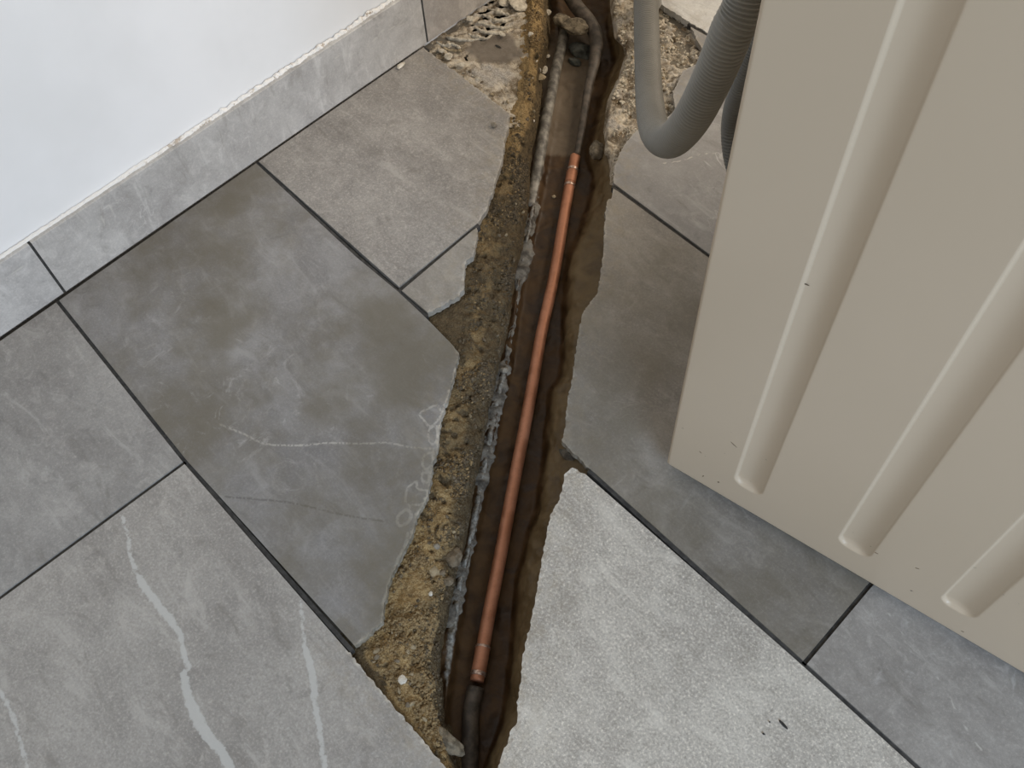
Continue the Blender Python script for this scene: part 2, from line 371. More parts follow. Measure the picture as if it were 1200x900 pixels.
THICK = .0095
def tile(name, pts, broken=(), step=.006, veins=(), hairs=(), cracks=(), seed=0, tint=(1, 1, 1), speckle=.3, chipped=.8, dirt=0.0, scuffs=.6, vein_amt=.5, tilt=0.0, parent=None, dz=0.0):
    """pts: world (x, y) corners; broken: indices whose edge to the next corner is a broken edge"""
    n = len(pts); pts = [np.array(p) for p in pts]
    if not broken: pts2 = inset(pts, .0021); out = [(p, 0) for p in pts2]
    else:
        base = inset(pts, .0021); out = []
        bset = set(broken)
        for i in range(n):
            prevb = ((i - 1) % n) in bset; thisb = i in bset
            p = pts[i] if (prevb and thisb) else base[i]
            out.append((p, 1 if thisb else 0))
    ring = []; chain = []
    r = np.random.default_rng(seed + 50)
    for i in range(len(out)):
        a, fl = out[i]; b = out[(i + 1) % len(out)][0]; L = np.linalg.norm(b - a)
        if fl:
            m = max(1, int(L / .0022)); nn = np.array([-(b - a)[1], (b - a)[0]]) / max(L, 1e-9)
            for k in range(m):
                p = a + (b - a) * k / m
                if k: p = p + nn * .0011 * (vnoise(np.array([[p[0] * 260, p[1] * 260, seed]]), 3)[0] + .6 * vnoise(np.array([[p[0] * 900, p[1] * 900, seed]]), 5)[0])
                ring.append(p)
            chain.append(([a, b], 0.0))
        else:
            m = max(1, int(L / (step * 2)))
            for k in range(m): ring.append(a + (b - a) * k / m)
    ring = np.array(ring); lo = ring.min(0); hi = ring.max(0)
    gx, gy = np.meshgrid(np.arange(lo[0] + step * .5, hi[0], step), np.arange(lo[1] + step * .5, hi[1], step))
    g = np.stack([gx.ravel(), gy.ravel()], 1); g = g + r.uniform(-.12, .12, g.shape) * step
    # keep inside points away from the rim
    x, y = g[:, 0], g[:, 1]; ins = np.zeros(len(g), bool); j = len(ring) - 1
    for i in range(len(ring)):
        xi, yi = ring[i]; xj, yj = ring[j]
        c = ((yi > y) != (yj > y)); ins ^= c & (x < (xj - xi) * (y - yi) / ((yj - yi) or 1e-12) + xi); j = i
    g = g[ins]
    rimd = seg_dist(g, [(np.vstack([ring, ring[:1]]), 0.0)]); g = g[rimd > step * .42]
    allv = [Vector(p) for p in ring] + [Vector(p) for p in g]
    vs, _, fs, ov, _, _ = delaunay_2d_cdt(allv, [(i, (i + 1) % len(ring)) for i in range(len(ring))], [], 1, 1e-7)
    q = np.array([tuple(v) for v in vs]); nv = len(q)
    fs = [tuple(f) for f in fs]
    fs = [f if ((q[f[1]][0] - q[f[0]][0]) * (q[f[2]][1] - q[f[0]][1]) - (q[f[1]][1] - q[f[0]][1]) * (q[f[2]][0] - q[f[0]][0])) > 0 else f[::-1] for f in fs]
    bd = seg_dist(q, chain) if chain else np.full(nv, .5)
    z = np.full(nv, dz)
    z -= np.clip(1 - bd / .0035, 0, 1) * .0016 * np.clip(.4 + vnoise(np.c_[q * 140, np.zeros(nv)], seed), 0, 1.2) * (chipped > .3)
    edges = {}
    for f in fs:
        for a, b in zip(f, f[1:] + f[:1]):
            edges[(a, b)] = 1
    rim = [(a, b) for (a, b) in edges if (b, a) not in edges]
    rv = sorted({a for e in rim for a in e}); low = {a: nv + k for k, a in enumerate(rv)}
    v = [(q[i][0], q[i][1], z[i]) for i in range(nv)] + [(q[a][0], q[a][1], -THICK + dz) for a in rv]
    ff = fs + [(b, a, low[a], low[b]) for a, b in rim]
    me = mesh('tile', v, ff, False)
    qa = np.vstack([q, q[rv]])
    hidden = np.r_[np.zeros(nv), np.ones(len(rv))]
    attr(me, 'vein_distance', np.r_[seg_dist(q, veins) if veins else np.full(nv, .3), np.full(len(rv), .3)])
    attr(me, 'hair_distance', np.r_[seg_dist(q, hairs) if hairs else np.full(nv, .3), np.full(len(rv), .3)])
    attr(me, 'crack_distance', np.r_[seg_dist(q, cracks) if cracks else np.full(nv, .3), np.full(len(rv), .3)])
    attr(me, 'broken_distance', np.r_[bd, bd[rv]])
    o = link('tile', me, TILE, parent if parent is not None else floor)
    o['seed'] = (seed * 1.37, seed * 2.11, seed * .73); o['tint'] = tint; o['speckle'] = speckle
    o['chipped'] = chipped; o['dirt'] = dirt; o['scuffs'] = scuffs; o['veins'] = vein_amt
    return o
def W(*a): return [tuple(p) for p in a]

SK = lambda y: .0087 - .0533 * y                        # front face of the skirting at floor level
a1, a2 = px((66.5, 352))[0], px((217, 541))[0]
b1 = px((300.5, 189.2))[0]; c1 = px((496.5, 53.5))[0]
j = .300                                               # tile width
def ring(*pts, hw=.0004):
    q_ = [np.array(p_) for p_ in px(*pts)]; q_ = q_ + [q_[0]]
    return ([tuple(p_) for p_ in catmull(q_, 5)], hw)
def vein(*pts, hw=.003): return ([tuple(p_) for p_ in catmull([np.array(p_) for p_ in px(*pts)], 3)], hw)

# left row (between the second joint and the frame's left)
tile('tile', W(a1, a2, (a2[0], a2[1] - j), (a1[0] + .016, a1[1] - j)), seed=1, tint=(.95, .95, .94), speckle=.45, scuffs=1.0, vein_amt=.3)
tile('tile', W(a2, px((410, 762))[0], px((526, 900))[0], (.905, -.004), (.905, -.304), (a2[0], a2[1] - j)), broken=(1,), step=.003, seed=2, tint=(1.07, 1.05, 1.01), speckle=.6, chipped=.85, scuffs=.3, vein_amt=.1,
     veins=[vein((143, 606), (150, 628), (152, 650), (163, 678), hw=.0014), vein((163, 678), (171, 690), (190, 715), (203, 730), hw=.0033), vein((203, 730), (212, 745), (216, 770), (221, 781), hw=.0022),
            vein((215, 790), (222, 822), hw=.0033), vein((222, 822), (235, 850), (247, 866), hw=.0046), vein((247, 866), (262, 884), (270, 905), hw=.0040),
            vein((353, 705), (355, 735), (358, 762), hw=.0009), vein((358, 762), (366, 790), (368, 815), hw=.0030), vein((368, 815), (375, 860), (382, 905), hw=.0022),
            vein((-4, 806), (10, 828), (22, 862), (32, 900), hw=.0014)])
tile('tile', W((.905, -.004), (.905, -.304), (1.5, -.304), (1.5, -.004)), seed=3)
tile('tile', W((a1[0] + .016, a1[1] - j), (a2[0] , a2[1] - j), (a2[0], a2[1] - 2 * j), (a1[0] + .032, a1[1] - 2 * j)), seed=4)
# the big cracked tile left of the trench
brk = [(533, 404), (538, 415), (537, 421), (534, 432), (531, 445), (527, 458), (519, 484), (515, 499), (513, 523), (507, 545), (505, 564), (501, 582), (491, 599), (486, 612), (484, 624), (476, 639), (465, 661),
       (458, 674), (453, 697), (450, 708), (448, 729), (428, 747), (415, 760)]
tile('tile', W(a1, b1) + px((419, 300), (467.5, 340), (500, 370.5)) + px(*brk) + [a2], broken=tuple(range(5, 5 + len(brk) - 1)), step=.0026, seed=5, tint=(.80, .805, .82), speckle=.42, chipped=1.0, scuffs=.75, dirt=.75, vein_amt=.25,
     hairs=[vein((256, 497), (285, 508), (310, 520), (350, 522), (385, 519), (420, 520), (455, 519), (480, 524), (509, 526), hw=.0006),
            ring((503, 478), (492, 485), (498, 494), (504, 500), (512, 494), (517, 484), (512, 475), hw=.0008), ring((512, 500), (504, 502), (502, 512), (506, 522), (512, 515), hw=.0006),
            ring((508, 530), (498, 533), (495, 544), (499, 550), (506, 544), hw=.0008), ring((502, 552), (494, 556), (497, 566), (503, 562), hw=.0008),
            ring((488, 564), (478, 572), (475, 588), (482, 592), (497, 589), (502, 576), (490, 573), hw=.0008), ring((476, 596), (466, 606), (468, 616), (478, 612), (482, 602), hw=.0012),
            vein((478, 625), (474, 640), (463, 662), hw=.0010), vein((458, 675), (452, 697), (449, 708), hw=.0008)],
     cracks=[vein((263, 582), (300, 585), (340, 589), (375, 597), (405, 604), (450, 611), hw=.0007)])
# beyond the joint, left of the trench
brk = [(597, 132), (596, 148), (591.5, 163), (589, 185), (582.5, 205), (578, 222), (570, 245), (562, 261)]
tile('tile', W(b1, c1) + px(*brk) + px((467.5, 338.5)), broken=(1,) + tuple(range(2, 2 + len(brk) - 1)), seed=6, tint=(.93, .90, .86), speckle=.8, chipped=.5, scuffs=.2, vein_amt=.1)
brk = [(560, 263), (560, 275), (557, 291), (555, 299), (546, 306), (544, 321.5), (544, 337), (538.5, 345), (521, 356), (501, 368.5)]
tile('tile', px((468, 340.5)) + px(*brk), broken=tuple(range(1, len(brk))), step=.004, seed=7, tint=(.95, .92, .86), speckle=.4, chipped=.4, vein_amt=.2, dirt=.15,
     cracks=[vein((531, 288), (545, 290), (557, 291), hw=.0006)])
# right of the trench, beside and under the washing machine
brk = [(687, 548), (672, 531), (658, 515), (661, 504), (665, 469), (671, 441), (675, 410), (681.5, 371), (686, 360.5), (691, 356), (701, 341), (703, 326), (707.5, 293), (708.6, 272), (709, 250), (711, 237), (717, 231), (717, 217)]
R6 = px((942, 778)); C6 = px((1018, 687.5))
tile('tile', px(*brk) + [(.884, .600)] + C6 + R6, broken=tuple(range(0, len(brk) - 1)), step=.005, seed=8, tint=(.77, .745, .70), speckle=.45, chipped=.35, dirt=.55, scuffs=.3, vein_amt=.3)  # brown dirt film, with the machine's floor shade also put into tint and dirt
tile('tile', R6 + [(1.48, .300), (1.48, .600), (.884, .600)] + C6, seed=9, tint=(.98, .96, .93), speckle=.4, scuffs=.9, vein_amt=.9,
     hairs=[vein((1028, 695), (1045, 725), (1070, 760), (1100, 795), (1130, 850), (1165, 900), hw=.0004)])
brk = [(606, 846), (606, 832), (609, 802.5), (611, 790), (612, 772), (618, 745), (624, 719), (631, 680), (638, 639), (643, 612), (645, 602), (648, 599), (653.5, 590), (659, 571), (661, 556), (671, 548), (687, 553.5)]
near = [(568, 940), (578, 915), (586, 891), (595, 868), (599, 855)]
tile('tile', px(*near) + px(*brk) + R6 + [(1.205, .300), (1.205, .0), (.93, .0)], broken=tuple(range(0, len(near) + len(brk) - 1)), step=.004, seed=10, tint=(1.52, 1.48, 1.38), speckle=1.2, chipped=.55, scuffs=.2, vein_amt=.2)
# far side of the next joint, under the hose
brk = [(717, 215), (720, 195), (727, 178), (735, 165), (747, 152), (764, 143), (779, 139), (792, 128), (790, 118), (788, 107), (795, 95), (800, 83), (814, 76), (827, 66), (820, 52), (808, 30)]
tile('tile', px(*brk) + px((839, 46.5)) + [(.60, .90), (.60, .60)], broken=tuple(range(0, len(brk) - 1)), step=.005, seed=11, tint=(.88, .90, .93), speckle=.25, chipped=.3, scuffs=.3, vein_amt=.8,
     hairs=[vein((775, 192), (800, 188), (820, 181), (850, 178), hw=.0006)])
tile('tile', px((757, -4)) + px((839, 46)) + [(.60, .90), (.60, 1.2), (.08, 1.2)], broken=(0,), step=.008, seed=12, tint=(1.6, 1.66, 1.70), speckle=.3, chipped=.1)
tile('tile', W((.60, .60), (.60, .90), (1.2, .90), (1.2, .60)), step=.02, seed=13)
tile('tile', W((.60, .90), (.60, 1.2), (1.2, 1.2), (1.2, .90)), step=.02, seed=14)

def grout(p, q, w=.0044):
    p = np.array(p[:2]); q = np.array(q[:2]); d = q - p; L = np.linalg.norm(d); d /= L; n = np.array([-d[1], d[0]]) * w / 2
    pl = [p - n, q - n, q + n, p + n]
    o = poly_slab('grout', [[tuple(k) for k in pl]], -.0110, -.0020, GROUT, floor); return o
for p, q in ([a1, a2], [a2, px((412, 762))[0]], [a1, (a1[0] - .0, a1[1] - .0001 - 0)],):
    if np.linalg.norm(np.array(p) - np.array(q)) > .01: grout(p, q)
grout(a2, (a2[0], a2[1] - j)); grout((a1[0] + .016, a1[1] - j), (.905, -.304)); grout((.905, -.304), (.905, -.004))
grout(b1, px((419, 300))[0]); grout(px((419, 300))[0], px((500, 370))[0]); grout(px((467.5, 339.5))[0], px((561, 262))[0])
grout(px((690, 550))[0], R6[0]); grout(R6[0], (1.205, .300)); grout(R6[0], C6[0]); grout(C6[0], (.884, .6))
grout(px((718, 217))[0], (.6, .6)); grout((.6, .6), (1.2, .6)); grout(px((807, 26))[0], px((839, 46))[0]); grout(px((839, 46))[0], (.6, .9)); grout((.6, .6), (.6, .9)); grout((.6, .9), (1.2, .9)); grout((.6, .9), (.6, 1.2))

# ---------------------------------------------------------------- wall and skirting
SKH, SKT = .0889, .009
wall = empty('wall_left'); tag(wall, 'white painted plaster wall above grey tile skirting', kind='structure')
wd = np.array([-.0533, 1.0]); wd /= np.linalg.norm(wd); wn = np.array([wd[1], -wd[0]])     # along the wall, out of the wall
def wp(y, off, z): p = np.array([SK(y), y]) + wn * off; return np.array([p[0], p[1], z])
def wall_mesh():
    Y = np.arange(-1.0, 1.9, .02); Z = np.linspace(-.10, 2.3, 60); v = []; f = []
    for y in Y:
        for z in Z: v.append(wp(y, -SKT - .001 + .0008 * mnoise.noise((y * 3, z * 3, 0)), z))
    for i in range(len(Y) - 1):
        for k in range(len(Z) - 1): f.append((i * 60 + k, (i + 1) * 60 + k, (i + 1) * 60 + k + 1, i * 60 + k + 1))
    n = len(v); v += [wp(Y[0], -.12, -.10), wp(Y[-1], -.12, -.10), wp(Y[-1], -.12, 2.3), wp(Y[0], -.12, 2.3)]
    f.append((n, n + 3, n + 2, n + 1))
    return mesh('plaster', v, f)
link('plaster', wall_mesh(), WALL, wall)

skirt = empty('baseboard_left'); tag(skirt, 'grey stone-look tile skirting along the foot of the white wall', kind='structure')
def skirting(y0, y1, seed, hairs=(), tint=(1, 1, 1)):
    NX = max(2, int((y1 - y0) / .005)); NZ = 18; v = []; f = []; ii = {}
    Y = np.linspace(y0 + .0016, y1 - .0016, NX); Z = np.linspace(.0, SKH, NZ)
    prof = [(-SKT, .0)] + [(0.0, z) for z in Z[:-1]] + [(-.0002, SKH - .0006), (-.001, SKH)] + [(-SKT, SKH)]
    m = len(prof)
    for y in Y:
        for off, z in prof: v.append(wp(y, off, z + .0015))
    for i in range(NX - 1):
        for k in range(m - 1): f.append((i * m + k, (i + 1) * m + k, (i + 1) * m + k + 1, i * m + k + 1))
    f += [tuple(range(m)), tuple((NX - 1) * m + k for k in range(m - 1, -1, -1))]
    me = mesh('skirting_tile', v, f, False); q = np.array(v)
    attr(me, 'hair_distance', seg_dist(q[:, 1:], hairs) if hairs else np.full(len(v), .3))
    for a in ('vein_distance', 'crack_distance', 'broken_distance'): attr(me, a, np.full(len(v), .3))
    o = link('skirting_tile', me, TILE, skirt)
    o['seed'] = (seed * 1.7, seed * .9, seed * 2.3); o['tint'] = tint; o['speckle'] = .3; o['chipped'] = 0.0; o['dirt'] = 0.0; o['scuffs'] = .5; o['veins'] = .3
    return o
def onsk(x, y):                                           # photo point onto the skirting's front face
    r = CR.T @ np.array([(x - 600) / CF, (y - 450) / CF, 1.0]); n3 = np.array([wn[0], wn[1], 0]); o3 = np.array([SK(0), 0, 0])
    q = CC + r * (((o3 - CC) @ n3) / (r @ n3)); return (q[1], q[2])
j0 = onsk(57, 316)[0]; j1 = onsk(497.5, 24)[0]
skirting(j0 - .6, j0, 21, tint=(1.5, 1.5, 1.5), hairs=[([onsk(5, 325), onsk(28, 312)], .001)])
skirting(j0, j1, 22, tint=(1.46, 1.45, 1.43), hairs=[([onsk(390, 68), onsk(420, 62), onsk(438, 48), onsk(448, 36), onsk(478, 27), onsk(494, 16)], .0012), ([onsk(117, 245), onsk(122, 263)], .001), ([onsk(120, 244), onsk(127, 240), onsk(137, 252)], .0008)])
skirting(j1, j1 + .6, 23, tint=(1.4, 1.34, 1.28)); skirting(j0 - 1.2, j0 - .6, 24); skirting(j1 + .6, j1 + 1.2, 25, tint=(1.4, 1.34, 1.28))
for y in (j0, j1):
    pr = [wp(y - .002, -.001, .001), wp(y + .002, -.001, .001), wp(y + .002, -.001, SKH), wp(y - .002, -.001, SKH)]; bk = [wp(y - .002, -SKT, .001), wp(y + .002, -SKT, .001), wp(y + .002, -SKT, SKH), wp(y - .002, -SKT, SKH)]
    link('grout', mesh('grout', pr + bk, [(0, 1, 2, 3), (5, 4, 7, 6), (3, 2, 6, 7), (0, 3, 7, 4), (1, 5, 6, 2)], False), GROUT, skirt)
pts = [wp(-1.0, -.004, -.004), wp(.606, -.004, -.004), wp(.606, .008, -.004), wp(-1.0, .008, -.004)]
link('grout', mesh('grout', pts + [p - np.array([0, 0, .007]) for p in pts], [(0, 1, 2, 3), (0, 4, 5, 1), (2, 6, 7, 3), (1, 5, 6, 2), (0, 3, 7, 4), (7, 6, 5, 4)], False), GROUT, skirt)
# ragged plaster bead along the top of the skirting
def bead():
    Y = np.arange(-.6, 1.1, .0015); n = len(Y); K = 9; v = []; f = []
    amp = np.interp(Y, [-.6, 0, .1, .3, .5, .62, 1.1], [.15, .2, .45, 1.1, 1.5, 1.6, 1.5])
    for i, y in enumerate(Y):
        am = amp[i]
        h = .0027 * (.55 + am * (.15 + .8 * max(0, mnoise.noise((y * 22, 0, 0))) + .5 * mnoise.noise((y * 130, 3, 0)))); h = max(h, .0007)
        w = SKT * (.42 + am * (.22 * mnoise.noise((y * 60, 7, 0)) + .14 * mnoise.noise((y * 230, 9, 0))))
        for k in range(K):
            a = k / (K - 1) * math.pi / 2
            b = 1 + .25 * mnoise.noise((y * 300, k * .8, 2))
            v.append(wp(y, -SKT + w * math.cos(a) * b, SKH + .0012 + 1.6 * h * math.sin(a) * b))
    for i in range(n - 1):
        for k in range(K - 1): f.append((i * K + k, (i + 1) * K + k, (i + 1) * K + k + 1, i * K + k + 1))
    return mesh('plaster_bead', v, f)
link('plaster_bead', bead(), PLASTER, wall)

# ---------------------------------------------------------------- the trench: heaped sand, wet bed, broken screed
def loft(lines, y0, y1, rows, sub, smooth=2):
    """lines: (x-of-row function, height function); returns points, row/col parameters, faces"""
    R = np.linspace(y0, y1, rows); cols = []; par = []
    L = []
    for fx, fz in lines:
        L.append(np.array([P(fx(y), y, fz(y) if callable(fz) else fz) for y in R]))
    for i in range(len(L) - 1):
        for k in range(sub[i]):
            t = k / sub[i]; cols.append(L[i] * (1 - t) + L[i + 1] * t); par.append(i + t)
    cols.append(L[-1]); par.append(len(L) - 1.0)
    A = np.stack(cols, 1)
    for _ in range(smooth):
        B = A.copy(); B[:, 1:-1] = (A[:, :-2] + 2 * A[:, 1:-1] + A[:, 2:]) / 4; B[1:-1] = (B[:-2] + 2 * B[1:-1] + B[2:]) / 4; A = B
    n, m = A.shape[:2]
    f = [(i * m + k, (i + 1) * m + k, (i + 1) * m + k + 1, i * m + k + 1) for i in range(n - 1) for k in range(m - 1)]
    par = np.tile(np.array(par), n); rowv = np.repeat(R, m)
    return A.reshape(-1, 3), par, rowv, f
def mixf(f, g, t, o=0): return lambda y: f(y) * (1 - t) + g(y) * t + o

bank_z = ROW([(-.006, -60), (-.004, 60), (-.010, 150), (-.014, 260), (-.016, 400), (-.012, 560), (-.010, 700), (-.010, 800), (-.012, 945)])
A, par, rowv, F = loft([(lambda y: EL(y) - np.interp(y, [120, 150], [-2, 40]), lambda y: -.0112), (lambda y: EL(y) + 3 + np.interp(y, [120, 150], [6, 0]), lambda y: -.012 if y > 135 else -.010), (mixf(EL, IN, .5), bank_z), (mixf(EL, IN, .85), lambda y: bank_z(y) - .006),
                        (lambda y: IN(y) + 1, lambda y: -.030), (lambda y: IN(y) + 5, lambda y: -.056), (lambda y: IN(y) + 14, lambda y: -.070)], -34, 944, 640, (5, 18, 16, 9, 9, 4), 2)
pit = np.clip(fbm(A, .0065, 3, 14) - .25, 0, 1)
d = .0034 * fbm(A, .022, 3, 1) + .0022 * fbm(A, .0075, 3, 4) + .0014 * np.abs(fbm(A, .004, 2, 9)) - .0050 * pit
edge = np.clip((par - .9) / .5, 0, 1)
A[:, 2] += d * (.25 + .75 * edge); A[:, 2] = np.where(par < .9, np.minimum(A[:, 2], -.0100), np.minimum(A[:, 2], -.001))
A[:, 0] += .0012 * fbm(A, .012, 3, 21) * edge; A[:, 1] += .0012 * fbm(A, .012, 3, 27) * edge
me = mesh('sand_bank', A, F)
wet = .55 * np.clip(pit * 2.2, 0, 1) + np.clip((par - 2.15) / 1.5, 0, 1) + .28 * fbm(A, .03, 3, 40) + np.interp(rowv, [-60, 120, 200, 330, 430, 520, 640, 945], [-.2, -.15, .64, .70, .62, .46, .16, .02]) + np.where(par < 1.0, .45, 0)  # damp gradient; pits also darkened with crevice shade put into the colour
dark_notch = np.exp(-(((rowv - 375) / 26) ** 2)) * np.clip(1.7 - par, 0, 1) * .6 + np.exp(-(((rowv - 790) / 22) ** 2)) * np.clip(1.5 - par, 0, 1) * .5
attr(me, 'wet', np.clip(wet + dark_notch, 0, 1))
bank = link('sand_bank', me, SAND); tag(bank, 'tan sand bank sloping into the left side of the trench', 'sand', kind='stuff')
bank_bvh = BVHTree.FromPolygons([tuple(p) for p in A], F)
bankA, bankF, bankPar, bankRow = A.copy(), F, par, rowv

cem_off = ROW([(6, -60), (8, 200), (9, 500), (8, 945)])
bedz = ROW([(-.062, -60), (-.064, 150), (-.068, 300), (-.070, 945)])
A, par, rowv, F = loft([(lambda y: IN(y) - 6, lambda y: -.058), (lambda y: IN(y) + 4, lambda y: -.056), (lambda y: CH(y) - 4, lambda y: -.054), (lambda y: CH(y) + 3, lambda y: bedz(y) + .003), (mixf(CH, R1, .5), bedz),
                        (lambda y: R1(y) - 5, lambda y: bedz(y) + .001), (lambda y: R1(y) + 4, lambda y: np.interp(y, [200, 300], [-.050, -.040])), (mixf(R1, ER, .6, 2), lambda y: -.033), (lambda y: ER(y) + 7, lambda y: -.024), (lambda y: ER(y) + 36, lambda y: -.0112)],
                       -34, 944, 560, (5, 8, 5, 14, 14, 5, 7, 6, 4), 2)
k = np.clip((par - 5.5), 0, 1)
A[:, 0] += .0020 * fbm(A, .02, 4, 160) * np.clip(par - 4.2, 0, 1) * np.clip(8.4 - par, 0, 1); A[:, 1] += .0020 * fbm(A, .02, 4, 170) * np.clip(par - 4.2, 0, 1) * np.clip(8.4 - par, 0, 1)
A[:, 2] += .0012 * fbm(A, .03, 3, 60) + (.0008 + .0010 * k) * fbm(A, .009, 3, 66)
cement = np.clip(1 - np.abs(par - 1.75) / .95, 0, 1) * np.interp(rowv, [150, 230, 300, 335, 345, 425, 440, 500, 700, 770, 800, 830], [.2, .75, .85, .8, .2, .2, .9, .95, 1.0, .9, .7, .1])
A[:, 2] += .004 * cement * np.clip(.5 + fbm(A, .010, 3, 71), 0, 2)
me = mesh('trench_bed', A, F)
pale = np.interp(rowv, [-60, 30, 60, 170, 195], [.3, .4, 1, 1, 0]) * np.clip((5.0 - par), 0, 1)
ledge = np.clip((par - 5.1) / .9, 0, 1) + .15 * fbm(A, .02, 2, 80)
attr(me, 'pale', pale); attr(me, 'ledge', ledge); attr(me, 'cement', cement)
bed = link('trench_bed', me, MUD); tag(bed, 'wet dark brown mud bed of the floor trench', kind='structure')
bed_bvh = BVHTree.FromPolygons([tuple(p) for p in A], F)

# exposed screed at the upper left of the trench
A, par, rowv, F = loft([(lambda y: np.interp(y, [-60, 0, 52, 60, 134, 160], [640, 566, 488, 494, 590, 602]) - 24, lambda y: -.0112), (lambda y: np.interp(y, [-60, 0, 52, 60, 134, 160], [640, 566, 488, 494, 590, 602]) + 10, lambda y: -.0112), (lambda y: max(EL(y) + 14, 622 if y < 60 else 0), lambda y: -.0108)], -30, 150, 190, (8, 70), 1)
# attributes by region of the photograph
scx = np.array([0.0] * len(A))
q = (A - CC) @ CR.T; sx = 600 + CF * q[:, 0] / q[:, 2]; sy = 450 + CF * q[:, 1] / q[:, 2]
nz = fbm(A, .02, 3, 90)
smooth_zone = np.clip(1.2 - np.hypot((sx - 582) / 34, (sy - 58) / 17) + .25 * nz, 0, 1)
ridge_zone = np.clip(1.6 - np.hypot((sx - 578) / 34, (sy - 26) / 24), 0, 1) * np.clip((50 - sy + (580 - sx) * .12) / 10, 0, 1)
pale_zone = np.clip(1.35 - np.hypot((sx - 580) / 30, (sy - 90) / 16) + .35 * nz, 0, 1)
ridges = np.sin(sy * .62 + sx * .16 + 2.2 * nz)
h = .0016 * nz * (1 - smooth_zone) + .0035 * ridge_zone * (.3 + ridges * .6 + .5 * fbm(A, .006, 2, 95)) + .0016 * (1 - smooth_zone) * fbm(A, .006, 3, 97) + .0012 * pale_zone
A[:, 2] += np.clip(h, -.003, .0075)
me = mesh('screed_patch', A, F); attr(me, 'rough_zone', np.clip(1 - smooth_zone * 1.4, 0, 1) * .75); attr(me, 'pale', np.clip(pale_zone * .8 + ridge_zone * .75 * np.clip(.5 + ridges * .5, 0, 1), 0, 1))
sp = link('screed_patch', me, SCREED, floor)
scr_bvh = BVHTree.FromPolygons([tuple(p) for p in A], F)
# broken screed at the upper right, under the hose
A, par, rowv, F = loft([(lambda y: ER(y) - 2, lambda y: -.034), (lambda y: ER(y) + 2, lambda y: -.016), (lambda y: np.interp(y, [-60, 150, 217], [745, 735, 716]) + 8, lambda y: -.010), (lambda y: np.interp(y, [-60, 0, 60, 140, 170, 217], [760, 800, 850, 815, 760, 740]), lambda y: -.0112)], -34, 216, 290, (4, 26, 60), 1)
nz = fbm(A, .016, 4, 110)
q = (A - CC) @ CR.T; sx = 600 + CF * q[:, 0] / q[:, 2]; sy = 450 + CF * q[:, 1] / q[:, 2]
A[:, 2] += np.clip(.0042 * nz + .0022 * fbm(A, .006, 3, 117) + .0012 * np.sin((sy * .5 - sx * .16) + 3 * nz), -.008, .0085) * np.clip(par / 1.0, 0, 1); A[:, 2] = np.minimum(A[:, 2], np.where(par > 2.2, -.0015, .002))
me = mesh('broken_screed', A, F); attr(me, 'rough_zone', np.full(len(A), 1.0)); attr(me, 'pale', np.clip(.35 + .6 * nz - np.where(sy > 155, .2, 0), 0, 1) * .9)
link('broken_screed', me, SCREED, floor)
rub_bvh = BVHTree.FromPolygons([tuple(p) for p in A], F)

def drop(px_, py_, default=-.012):
    r = CR.T @ np.array([(px_ - 600) / CF, (py_ - 450) / CF, 1.0]); o = Vector(CC); dirn = Vector(r).normalized(); best = None
    for b in (bank_bvh, bed_bvh, scr_bvh, rub_bvh):
        h = b.ray_cast(o, dirn)
        if h[0] is not None and (best is None or h[3] < best[1]): best = (h[0], h[3])
    return best[0] if best else Vector(P(px_, py_, default))

# ---------------------------------------------------------------- pipes
def pipe_path(y0, y1, dz):
    pts = []
    for y in np.arange(y0, y1 + .1, 14.0):
        z = bedz(y) + dz
        pts.append(P(PIPE(y), y, z))
    return catmull(pts, 3)
supply = empty('copper_pipe', tuple(P(PIPE(500), 500, bedz(500) + .009)))
tag(supply, 'copper water pipe running along the muddy trench bed with dull sleeved ends', 'pipe')
off = Matrix.Translation(-supply.location)
def sub(name, me, mat, root):
    me.transform(Matrix.Translation(-Vector(root.location))); return link(name, me, mat, root)
zc = .0085
cp = pipe_path(176, 815, zc); cp = np.array(cp)
cp[:, :2] = np.stack([np.convolve(np.pad(cp[:, i], 6, 'edge'), np.ones(13) / 13, 'valid') for i in (0, 1)], 1)
sub('copper_tube', tube_mesh('copper_tube', cp, .0070, 24), COPPER, supply)
def along(path, y):                                     # point of the path nearest to a photo row
    q = (path - CC) @ CR.T; sy = 450 + CF * q[:, 1] / q[:, 2]; i = int(np.argmin(abs(sy - y))); i = min(max(i, 1), len(path) - 2)
    t = path[i + 1] - path[i - 1]; return path[i], t / np.linalg.norm(t)
def collar(y, half, r, name='coupling', mat=COPPER):
    p, t = along(cp, y); s = np.linspace(-1, 1, 13)
    rr = [r * (.94 if abs(k) > .95 else 1.0) + (.0003 if .70 < abs(k) < .9 else 0) for k in s]
    o = sub(name, tube_mesh(name, np.array([p + t * half * k for k in s]), np.array(rr), 24), mat, supply); return o
collar(207, .010, .0074); c = collar(774, .0135, .0075)
for y, nme in ((201, 'solder_ring'), (216, 'solder_ring'), (759, 'solder_ring'), (788, 'solder_ring')):
    p, t = along(cp, y); s = np.linspace(-1, 1, 9)
    rr = .0074 + .0006 * np.cos(s * math.pi / 2) + .0003 * rng.uniform(-1, 1, 9)
    o = sub(nme, tube_mesh(nme, np.array([p + t * .0022 * k for k in s]), rr, 20), SOLDER, supply); o['label'] = 'dull silvery solder ring'
